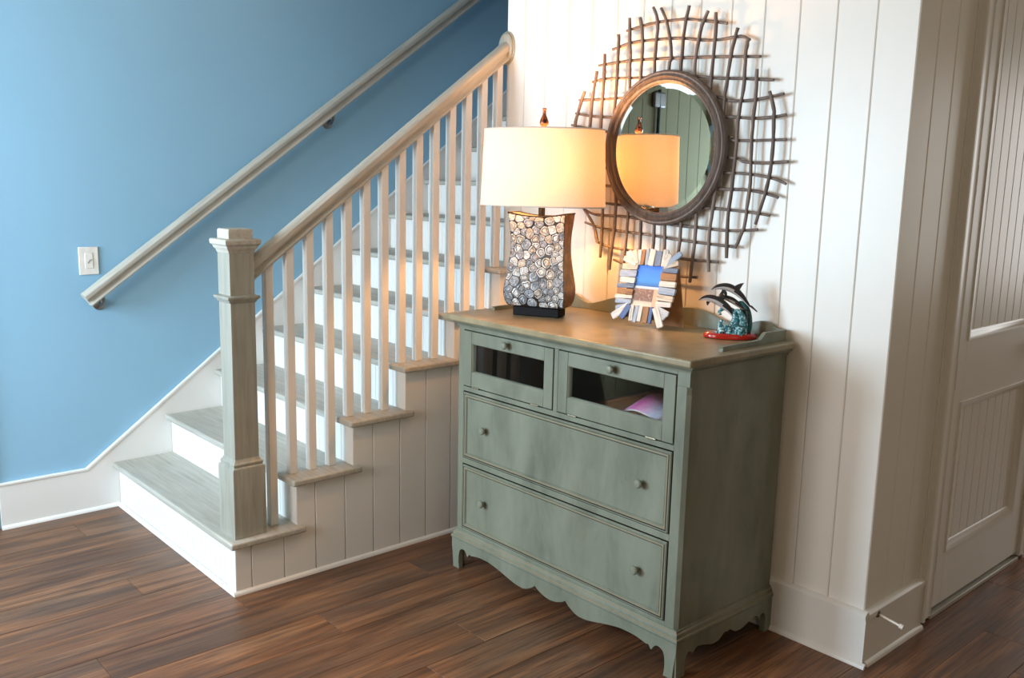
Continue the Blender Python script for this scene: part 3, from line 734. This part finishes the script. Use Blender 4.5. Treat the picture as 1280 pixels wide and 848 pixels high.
MB().lathe([(.0125,.372),(.0125,.425),(.016,.427),(.016,.455),(.009,.458)], n=18).obj('neck', M['matblack'], lp)
# bulb: warm light
m, nt, b = mat('lit_bulb'); b.inputs['Emission Color'].default_value = (1,.66,.32,1); b.inputs['Emission Strength'].default_value = 12; b.inputs['Base Color'].default_value = (.9,.85,.75,1)
MB().lathe([(.008,.458),(.014,.468),(.026,.495),(.030,.515),(.026,.535),(.014,.547),(.003,.550)], n=20).obj('bulb', m, lp)
pl = bpy.data.lights.new('bulb_light', 'POINT'); pl.energy = 31; pl.color = (1,.46,.15); pl.shadow_soft_size = .035
po = bpy.data.objects.new('bulb_light', pl); C.objects.link(po); po.parent = lp; po.location = (0,0,.585)
# shade
m, nt, b = mat('lamp_shade_linen'); nt.nodes.remove(b)
v = coords(nt, (1,1,1)); wv1 = noise(nt, coords(nt,(1,1,14)), 60, 2); wv2 = noise(nt, coords(nt,(14,14,1)), 60, 2)
col = mix(nt, .5, ramp(nt, [(.3,(.66,.61,.53)),(.7,(.76,.71,.62))], wv1), ramp(nt, [(.3,(.66,.61,.53)),(.7,(.76,.71,.62))], wv2))
df = N(nt, 'ShaderNodeBsdfDiffuse'); tl = N(nt, 'ShaderNodeBsdfTranslucent'); mx = N(nt, 'ShaderNodeMixShader'); mx.inputs[0].default_value = .105
nt.links.new(col, df.inputs[0]); nt.links.new(mix(nt, 1.0, col, (.95,.72,.42), 'MULTIPLY'), tl.inputs[0]); nt.links.new(df.outputs[0], mx.inputs[1]); nt.links.new(tl.outputs[0], mx.inputs[2])
nt.links.new(mx.outputs[0], nt.nodes['Material Output'].inputs[0]); M['shade'] = m
SZ0, SZ1 = .417, .703
m_ = MB(); n = 64
v_ = [(a*math.cos(2*math.pi*j/n), c2*math.sin(2*math.pi*j/n), z) for z,a,c2 in ((SZ0,.246,.155),((SZ0+SZ1)/2,.240,.151),(SZ1,.234,.147)) for j in range(n)]
m_.add(v_, [(i*n+j,i*n+(j+1)%n,(i+1)*n+(j+1)%n,(i+1)*n+j) for i in range(2) for j in range(n)])
sh = m_.obj('shade', M['shade'], lp, smooth=1.2)
def oval(a, c2, z, r_): 
    m_ = MB(); pa = [(a*math.cos(2*math.pi*j/48), c2*math.sin(2*math.pi*j/48), z) for j in range(49)]
    return m_.tube(pa, r_, 6)
oval(.2465,.1555,SZ0+.002,.0026).obj('shade_rim', M['shade'], sh); oval(.2345,.1475,SZ1-.002,.0026).obj('shade_rim', M['shade'], sh)
bx('shade_seam', M['shade'], .06, .068, .1465, .1485, SZ0, SZ1, sh)
sp_ = MB()
for a, c2 in ((.232,0),(-.232,0),(0,.145),(0,-.145)): sp_.tube([(0,0,SZ1-.012),(a,c2,SZ1-.004)], .0022, 6)
sp_.tube([(.02,0,.45),(.055,0,.50),(.055,0,.60),(.012,0,.69),(0,0,.692)], .002, 6).tube([(-.02,0,.45),(-.055,0,.50),(-.055,0,.60),(-.012,0,.69),(0,0,.692)], .002, 6)
sp_.obj('shade_harp', M['brass'], lp)
m, nt, b = mat('amber_finial'); n1 = noise(nt, coords(nt,(1,1,1)), 70, 3)
nt.links.new(ramp(nt, [(.4,(.010,.005,.003)),(.62,(.12,.035,.008))], n1), b.inputs['Base Color']); b.inputs['Roughness'].default_value = .15
MB().lathe([(.006,.690),(.006,.706),(.011,.710),(.0165,.722),(.0165,.732),(.011,.746),(.0065,.756),(.0060,.772),(.0085,.776),(.0075,.779),(.002,.780)], n=20).obj('finial', m, lp)

# ---------------------------------------------------------------- twig mirror
MX, MZ, MY = .860, 1.676, 1.318
tm = thing('twig_mirror', 'round mirror in a brown ring framed by a twig lattice on the shiplap wall', 'mirror', (MX, MY, MZ))
TWV= [[(0.443,1.905),(0.412,1.826),(0.395,1.758),(0.4,1.605),(0.427,1.51),(0.466,1.44),(0.515,1.385),(0.546,1.31)],[(0.508,1.978),(0.488,1.875),(0.48,1.765),(0.48,1.621),(0.493,1.48)],[(0.543,2.039),(0.545,1.943),(0.538,1.763),(0.546,1.591),(0.566,1.451),(0.56,1.253)],[(0.613,2.105),(0.613,2.026),(0.611,1.92),(0.605,1.819),(0.605,1.667),(0.634,1.47),(0.613,1.209)],[(0.662,2.158),(0.674,2.021),(0.677,1.9),(0.687,1.667),(0.697,1.42),(0.684,1.211)],[(0.715,2.154),(0.732,2.077),(0.732,2.004),(0.73,1.934),(0.743,1.666),(0.762,1.403),(0.764,1.245)],[(0.776,2.183),(0.799,2.13),(0.796,2.041),(0.794,1.948),(0.808,1.666),(0.829,1.391),(0.823,1.25)],[(0.812,2.176),(0.841,2.125),(0.863,2.053),(0.87,1.999),(0.861,1.95),(0.869,1.665),(0.88,1.394),(0.884,1.255)],[(0.94,2.17),(0.923,2.099),(0.918,2.001),(0.917,1.943),(0.931,1.665),(0.952,1.406),(0.943,1.259)],[(1.022,2.142),(0.997,2.094),(0.984,2.024),(0.978,1.926),(0.992,1.664),(1.021,1.428),(1.007,1.197)],[(1.055,2.133),(1.058,2.062),(1.051,1.939),(1.05,1.87),(1.055,1.746)],[(1.147,2.073),(1.13,2.005),(1.115,1.889),(1.11,1.798),(1.099,1.649),(1.096,1.525),(1.086,1.438),(1.081,1.352),(1.088,1.242)],[(1.192,2.033),(1.185,1.995),(1.186,1.94),(1.185,1.868),(1.173,1.796),(1.171,1.681),(1.163,1.532),(1.154,1.436),(1.158,1.297)],[(1.233,1.932),(1.236,1.849),(1.232,1.771),(1.232,1.68),(1.236,1.56),(1.229,1.47),(1.222,1.406),(1.193,1.336)],[(1.287,1.857),(1.308,1.801),(1.31,1.769),(1.314,1.682),(1.311,1.598),(1.295,1.517),(1.266,1.42)]]
TWH= [[(0.642,2.115),(0.721,2.126),(0.796,2.131),(0.896,2.129),(0.935,2.125),(1.053,2.103),(1.096,2.094)],[(0.575,2.053),(0.67,2.07),(0.797,2.07),(0.901,2.064),(0.999,2.048),(1.072,2.043),(1.154,2.046),(1.192,2.03)],[(0.505,1.999),(0.61,2.004),(0.728,2.004),(0.905,1.996),(1.069,1.986),(1.239,1.973)],[(0.476,1.939),(0.552,1.947),(0.673,1.941),(0.748,1.939),(0.873,1.933),(0.998,1.925),(1.06,1.915),(1.178,1.906),(1.294,1.894)],[(0.403,1.873),(0.547,1.87),(0.651,1.87),(0.86,1.862),(1.068,1.852),(1.122,1.836),(1.217,1.833),(1.336,1.848)],[(0.388,1.822),(0.478,1.807),(0.604,1.799),(0.864,1.791),(1.118,1.782),(1.222,1.773),(1.307,1.775),(1.349,1.781)],[(0.366,1.776),(0.415,1.768),(0.551,1.746),(0.735,1.734),(1.12,1.718),(1.153,1.701),(1.357,1.701)],[(0.387,1.701),(0.554,1.674),(0.739,1.66),(1.131,1.645),(1.194,1.63),(1.276,1.625),(1.371,1.63)],[(0.385,1.628),(0.558,1.606),(0.743,1.598),(1.119,1.592),(1.219,1.588),(1.316,1.575),(1.367,1.557)],[(0.398,1.554),(0.562,1.538),(0.747,1.532),(1.108,1.535),(1.224,1.534),(1.299,1.523),(1.342,1.512)],[(0.419,1.487),(0.565,1.469),(0.751,1.463),(1.044,1.467),(1.159,1.464),(1.252,1.458),(1.315,1.452)],[(0.455,1.44),(0.512,1.423),(0.568,1.421),(0.693,1.42),(0.908,1.401),(1.036,1.396),(1.15,1.392),(1.271,1.402)],[(0.462,1.389),(0.571,1.368),(0.764,1.359),(0.912,1.349),(1.02,1.343),(1.189,1.337)],[(0.528,1.316),(0.611,1.297),(0.785,1.289),(0.968,1.279),(1.118,1.279)],[(0.623,1.25),(0.694,1.236),(0.825,1.219),(0.952,1.214),(1.032,1.217)]]

qr = random.Random(11)
for vert, L_ in ((1, TWV), (0, TWH)):
    for pl_ in L_:
        p2 = curve(pl_, 3); rad0 = .0062 if vert else .0052
        path = []; rads = []
        for i, (x, z) in enumerate(p2):
            path.append((x-MX+qr.uniform(-.001,.001), (-.0052 if vert else .0052)+qr.uniform(-.0008,.0008), z-MZ))
            rads.append(rad0*qr.uniform(.88,1.14))
        rads[0] *= .95; rads[-1] *= .95
        MB().tube(path, rads, 8).obj('twig', M['twig'], tm, smooth=.9)
# ring with three reeds
rp = [(.232,.004),(.232,-.006),(.236,-.014),(.243,-.018),(.249,-.015),(.2505,-.018),(.257,-.024),(.264,-.020),(.2655,-.018),(.272,-.0185),(.278,-.012),(.280,-.004),(.278,.008)]
m_ = MB(); n = 72; v_ = [(r_*math.cos(2*math.pi*j/n), y-.012, r_*math.sin(2*math.pi*j/n)) for r_, y in rp for j in range(n)]
k = len(rp); m_.add(v_, [(i*n+j,i*n+(j+1)%n,((i+1)%k)*n+(j+1)%n,((i+1)%k)*n+j) for i in range(k) for j in range(n)])
m_.obj('ring_frame', M['ring'], tm, smooth=.5)
mb_ = MB(); v_ = [(r_*math.cos(2*math.pi*j/n), y-.012, r_*math.sin(2*math.pi*j/n)) for r_, y in ((.234,-.0048),(.214,-.0056)) for j in range(n)]
mb_.add(v_, [(j,(j+1)%n,n+(j+1)%n,n+j) for j in range(n)]+[list(range(n,2*n))])
mb_.obj('mirror_glass', M['mirror'], tm, smooth=0)
MB().lathe([(.262,.020),(.262,.0005)], (0,0,0), 'y', 40).obj('backing', M['bronze'], tm, smooth=0)

# ---------------------------------------------------------------- driftwood photo frame
pf = thing('photo_frame', 'small photo frame of painted driftwood sticks with a beach picture leaning on its easel', 'picture frame', (.927, 1.140, H+.0135), R(10))
tl_ = R(-16.5)
fr_ = bpy.data.objects.new('backing', MB().box(-.085,.085,.002,.009,.018,.252).box(-.085,.085,.009,.012,.03,.24).mesh('backing', plain('brown_card', (.06,.035,.02), .8))); C.objects.link(fr_); fr_.parent = pf; fr_.rotation_euler = (tl_,0,0)
colr = {'w': (.74,.70,.64), 'c': (.70,.60,.48), 'l': (.36,.45,.58), 's': (.17,.24,.36), 'b': (.36,.19,.09), 'd': (.10,.17,.36), 'g': (.52,.55,.58)}
def stick_mat(k_, c_):
    m, nt, b = mat('driftwood_'+k_); v = coords(nt, (.12,1,1), True); n1 = noise(nt, v, 130, 5, .7)
    nt.links.new(ramp(nt, [(.30,tuple(x*.35 for x in c_)),(.42,tuple(x*.8 for x in c_)),(.6,c_),(.75,tuple(min(1,x*1.2) for x in c_))], n1), b.inputs['Base Color'])
    b.inputs['Roughness'].default_value = .7; bump(nt, b, n1, .5, .002); return m
SM = {k_: stick_mat({'w':'white','c':'cream','l':'light_blue','s':'slate','b':'brown','d':'deep_blue','g':'grey'}[k_], c_) for k_, c_ in colr.items()}
qs = random.Random(3)
def stick(cx_, cz_, ang_, ln, wd, k_, lift=0):
    h, w_ = ln/2, wd/2
    ol = [(-h,-w_*.86),(-h*.93,-w_),(h*.9,-w_*.95),(h,-w_*.7),(h*1.0,w_*.75),(h*.92,w_),(-h*.95,w_*.93),(-h,w_*.6)]
    ol = [(x+qs.uniform(-.0012,.0012), z+qs.uniform(-.0006,.0006)) for x,z in ol]
    o = MB().prism(ol, 'y', -.008-qs.uniform(0,.003), 0).obj('driftwood_stick', SM[k_], fr_, .0022, 2, smooth=.5)
    o.location = (cx_, .0015-lift, cz_); o.rotation_euler = (0, -R(ang_), 0)
OX, Z0, Z1 = .051, .062, .213
for i, (k_, wd) in enumerate((('w',.025),('l',.030),('c',.022),('s',.020),('b',.024),('w',.0165))):
    pass
zc = Z1+.002
for k_, wd in (('c',.024),('l',.028),('w',.022),('s',.019),('b',.024),('w',.0155),('l',.0185)):
    zc -= wd/2; ln = qs.uniform(.062,.074); stick(-OX-ln/2+.001, zc, qs.uniform(-2,3), ln, wd-.0015, k_); zc -= wd/2
zc = Z1-.002
for k_, wd in (('s',.020),('b',.029),('w',.024),('l',.027),('c',.024),('w',.021)):
    zc -= wd/2; ln = qs.uniform(.060,.070); stick(OX+ln/2-.001, zc, qs.uniform(-3,1), ln, wd-.0015, k_); zc -= wd/2
xc = -OX-.012
for k_, wd in (('w',.019),('b',.0165),('l',.0145),('w',.027),('s',.026),('w',.024)):
    xc += wd/2; ln = qs.uniform(.056,.064); stick(xc, Z1+ln/2-.001, 90+qs.uniform(-3,3), ln, wd-.0015, k_); xc += wd/2
for a_, k_, ln, wd, off in ((112,'c',.056,.021,0),(135,'w',.064,.027,0),(160,'w',.062,.021,0)):
    stick(-OX-.004+math.cos(R(a_))*ln*.52, Z1-.001+math.sin(R(a_))*ln*.52, a_, ln, wd, k_, .001)
for a_, k_, ln, wd in ((68,'w',.050,.022),(42,'l',.078,.021),(18,'c',.058,.020)):
    stick(OX+.004+math.cos(R(a_))*ln*.52, Z1-.001+math.sin(R(a_))*ln*.52, a_, ln, wd, k_, .001)
xc = -OX+.001
for k_, wd in (('w',.0185),('l',.0175),('w',.0175),('b',.026),('d',.0165)):
    xc += wd/2; ln = qs.uniform(.058,.064); stick(xc, Z0-ln/2+.001, 90+qs.uniform(-4,3), ln, wd-.0015, k_); xc += wd/2
for a_, k_, ln, wd in ((196,'l',.058,.018),(217,'w',.082,.028),(242,'d',.058,.024)):
    stick(-OX-.002+math.cos(R(a_))*ln*.52, Z0+math.sin(R(a_))*ln*.52, a_, ln, wd, k_, .001)
for a_, k_, ln, wd in ((-20,'g',.058,.021),(-40,'g',.056,.024),(-64,'w',.076,.028)):
    stick(OX+.002+math.cos(R(a_))*ln*.52, Z0+math.sin(R(a_))*ln*.52, a_, ln, wd, k_, .001)
# the picture: blue sky, a pale line, a brown boardwalk and shells
m, nt, b = mat('beach_print'); tc = N(nt, 'ShaderNodeTexCoord'); sp = N(nt, 'ShaderNodeSeparateXYZ'); nt.links.new(tc.outputs['Generated'], sp.inputs[0])
n1 = noise(nt, coords(nt,(1,1,1)), 120, 4)
cz = ramp(nt, [(0,(.72,.62,.50)),(.12,(.62,.50,.38)),(.16,(.20,.085,.045)),(.42,(.25,.115,.065)),(.45,(.70,.72,.74)),(.48,(.66,.72,.80)),(.50,(.03,.13,.42)),(.62,(.06,.27,.75)),(.97,(.05,.20,.80)),(1,(.04,.15,.7))], sp.outputs[2])
lt = N(nt, 'ShaderNodeMath', operation='LESS_THAN'); nt.links.new(sp.outputs[2], lt.inputs[0]); lt.inputs[1].default_value = .44
gx = N(nt, 'ShaderNodeMath', operation='GREATER_THAN'); nt.links.new(sp.outputs[0], gx.inputs[0]); gx.inputs[1].default_value = .78
an = N(nt, 'ShaderNodeMath', operation='MULTIPLY'); nt.links.new(lt.outputs[0], an.inputs[0]); nt.links.new(gx.outputs[0], an.inputs[1])
lw = N(nt, 'ShaderNodeMath', operation='MULTIPLY'); nt.links.new(lt.outputs[0], lw.inputs[0]); nt.links.new(ramp(nt, [(.52,(0,0,0)),(.7,(.7,.7,.7))], n1), lw.inputs[1])
c1 = mix(nt, lw.outputs[0], cz, (.60,.45,.34)); c2_ = mix(nt, an.outputs[0], c1, (.62,.40,.24))
nt.links.new(c2_, b.inputs['Base Color']); b.inputs['Roughness'].default_value = .3
bx('picture', m, -OX-.003, OX+.003, .0005, .0018, Z0-.003, Z1+.003, fr_)
# easel leg
ez = MB(); ez.prism([(-.020,.225),(.050,.225),(.060,-.002),(-.045,-.002)], 'y', 0, .004)
o = ez.obj('easel_leg', plain('brown_board', (.40,.19,.075), .65), pf); 
o.location = (.060, .105, -.0132); o.rotation_euler = (R(11), 0, R(3))

# ---------------------------------------------------------------- dolphin figurine
KD = 3.106/1138.6/9.42
dg = thing('dolphin_figurine', 'painted figurine of leaping grey dolphins over a teal wave on a glossy red base', 'figurine', (1.262, 1.213, H+.0005), R(40))
m, nt, b = mat('red_lacquer'); nt.links.new(ramp(nt, [(.3,(.30,.012,.008)),(.7,(.46,.022,.012))], noise(nt, coords(nt,(1,1,1)), 8, 2)), b.inputs['Base Color']); b.inputs['Roughness'].default_value = .12; M['red'] = m
MB().lathe([(.080,0),(.088,.002),(.090,.008),(.087,.014),(.082,.019),(.05,.020)], n=40, sx=1, sy=.56).obj('base', M['red'], dg)
m, nt, b = mat('teal_glaze_wave'); n1 = noise(nt, coords(nt,(1,1,1)), 55, 5, .6, 2.0)
nt.links.new(ramp(nt, [(.30,(.004,.030,.045)),(.45,(.015,.12,.15)),(.54,(.05,.26,.30)),(.585,(.40,.62,.67)),(.65,(.80,.88,.90))], n1), b.inputs['Base Color']); b.inputs['Roughness'].default_value = .2
bump(nt, b, n1, .5, .004); M['wave'] = m
m, nt, b = mat('teal_glaze_deep'); n1 = noise(nt, coords(nt,(1,1,1)), 25, 4, .6, 1.0)
nt.links.new(ramp(nt, [(.3,(.004,.035,.045)),(.6,(.015,.10,.115)),(.8,(.03,.19,.20))], n1), b.inputs['Base Color']); b.inputs['Roughness'].default_value = .2; M['deep'] = m
def W(u, v_): return ((u-505)*KD, (772-v_)*KD)
def wpath(pts, y0_, y1_=None):
    y1_ = y0_ if y1_ is None else y1_; n_ = len(pts)
    return [(W(*p[:2])[0], y0_+(y1_-y0_)*i/(n_-1), W(*p[:2])[1]) for i, p in enumerate(pts)], [p[2]*KD for p in pts]
wv = MB()
def horn(pts, y0_, y1_=None, n_=12, m_=0, sq=.8):
    pa, ra = wpath(curve(pts,4), y0_, y1_); wv.tube(pa, ra, n_, m_, sq)
horn([(650,755,70),(680,660,75),(690,560,66),(672,460,58),(636,392,46),(600,360,30),(575,356,10)], .018, .010, 14, 1)
horn([(560,760,95),(600,670,85),(640,580,60),(660,520,30)], .0, .01, 14, 1)
horn([(480,765,75),(500,690,72),(545,610,60),(560,530,45),(520,455,34),(468,425,26),(410,424,24),(372,450,22),(368,485,17),(395,492,8)], -.012, -.008, 12, 0)
horn([(600,765,60),(640,690,56),(648,610,50),(630,530,42),(598,465,32),(560,440,22),(548,455,10)], -.018, -.010, 12, 0)
horn([(400,765,40),(385,720,34),(405,675,26),(452,668,20),(470,700,12)], -.022, -.030, 10, 0)
horn([(440,700,34),(400,640,30),(378,592,22),(402,562,16),(430,580,8)], -.016, -.024, 10, 0)
horn([(500,765,48),(540,715,42),(580,660,32),(560,612,24),(520,606,16),(512,632,8)], -.030, -.036, 10, 0)
horn([(350,768,20),(330,748,16),(345,728,12),(385,722,8)], -.012, -.016, 8, 0)
horn([(600,768,40),(640,730,36),(660,680,26),(640,645,15)], -.030, -.028, 10, 0)
horn([(420,768,62),(415,715,56),(398,655,42),(380,610,26),(392,578,12)], -.010, -.018, 12, 0)
horn([(365,768,40),(352,735,32),(345,700,22),(362,676,10)], -.014, -.020, 10, 0)
horn([(520,768,70),(525,690,62),(535,620,50),(540,560,34),(530,520,16)], -.002, -.004, 12, 0)
horn([(450,765,60),(450,700,58),(470,650,40),(500,640,20)], -.004, -.012, 12, 0)
horn([(540,765,60),(500,700,46),(470,640,30),(440,620,18),(430,640,8)], -.024, -.034, 10, 0)
horn([(590,765,50),(610,700,42),(600,640,30),(570,655,12)], -.034, -.038, 10, 0)
wv.v = [(p[0], p[1], max(p[2], .012)) for p in wv.v]
wv.obj('wave', [M['wave'], M['deep']], dg, smooth=1.2)
DK = plain('dolphin_dark_grey', (.030,.026,.026), .22); LG = plain('dolphin_pale_belly', (.50,.47,.46), .3)
def dolphin(pts, y0_, y1_, fins):
    c = curve(pts, 4); pa, ra = wpath(c, y0_, y1_); n_ = 14; m_ = MB(); v_ = []; k_ = len(pa)
    for i, p in enumerate(pa):
        p = Vector(p); t = (Vector(pa[min(i+1,k_-1)])-Vector(pa[max(i-1,0)])).normalized()
        u = Vector((-t.z,0,t.x)); u = u if u.z > 0 or abs(u.z) < .3 and u.x > 0 else -u; w_ = t.cross(u).normalized()
        for j in range(n_):
            a = 2*math.pi*j/n_; v_.append(p+u*math.sin(a)*ra[i]+w_*math.cos(a)*ra[i]*.82)
    fs = []; ms_ = []
    for i in range(k_-1):
        for j in range(n_):
            fs.append((i*n_+j,i*n_+(j+1)%n_,(i+1)*n_+(j+1)%n_,(i+1)*n_+j)); ms_.append(1 if 8 <= j <= 12 or (j in (7,13) and i % 1 == 0 and i < k_*.55) else 0)
    m_.v += v_; m_.f += fs; m_.m += ms_
    m_.f += [list(range(n_-1,-1,-1)), list(range((k_-1)*n_,k_*n_))]; m_.m += [0,0]
    d = m_.obj('dolphin', [DK, LG], dg, smooth=1.2)
    for nm, poly, yy, th in fins:
        q = [W(*p) for p in poly]; cxm = sum(p[0] for p in q)/len(q)
        MB().prism(q, 'y', yy-th/2, yy+th/2).obj(nm, DK, d, .0012, 2, smooth=.8)
    return d
dolphin([(262,212,6),(280,203,12),(305,190,22),(345,176,32),(400,170,40),(455,178,46),(510,200,46),(565,236,41),(620,285,33),(665,338,23),(705,385,14),(735,402,8)], .004, .006,
        [('dorsal_fin',[(520,165),(560,140),(590,128),(630,121),(612,150),(596,180),(585,205)],.005,.006),
         ('flipper',[(372,205),(420,208),(440,235),(442,275),(428,288),(395,240)],-.006,.006),
         ('flipper',[(390,215),(425,220),(400,262),(362,286),(352,284)],.014,.006),
         ('tail_fluke',[(725,378),(742,388),(775,420),(802,446),(796,456),(762,432),(724,405)],.006,.014)])
dolphin([(120,336,6),(140,326,12),(165,312,21),(210,302,33),(265,308,43),(325,328,48),(385,362,48),(440,402,43),(490,450,34),(525,500,23),(545,535,14),(552,555,9)], -.016, -.010,
        [('flipper',[(205,335),(250,345),(232,368),(225,388),(214,384),(205,360)],-.028,.006),
         ('dorsal_fin',[(345,290),(372,258),(392,240),(405,262),(425,300),(400,320)],-.014,.006)])
dolphin([(340,300,8),(380,296,18),(430,302,30),(490,322,36),(545,352,34),(600,392,26),(650,425,16),(695,440,9)], .012, .004,
        [('dorsal_fin',[(470,300),(500,292),(528,300),(520,318),(500,330)],.010,.006),('tail_fluke',[(640,420),(700,430),(712,440),(690,448),(640,440)],.004,.012)])
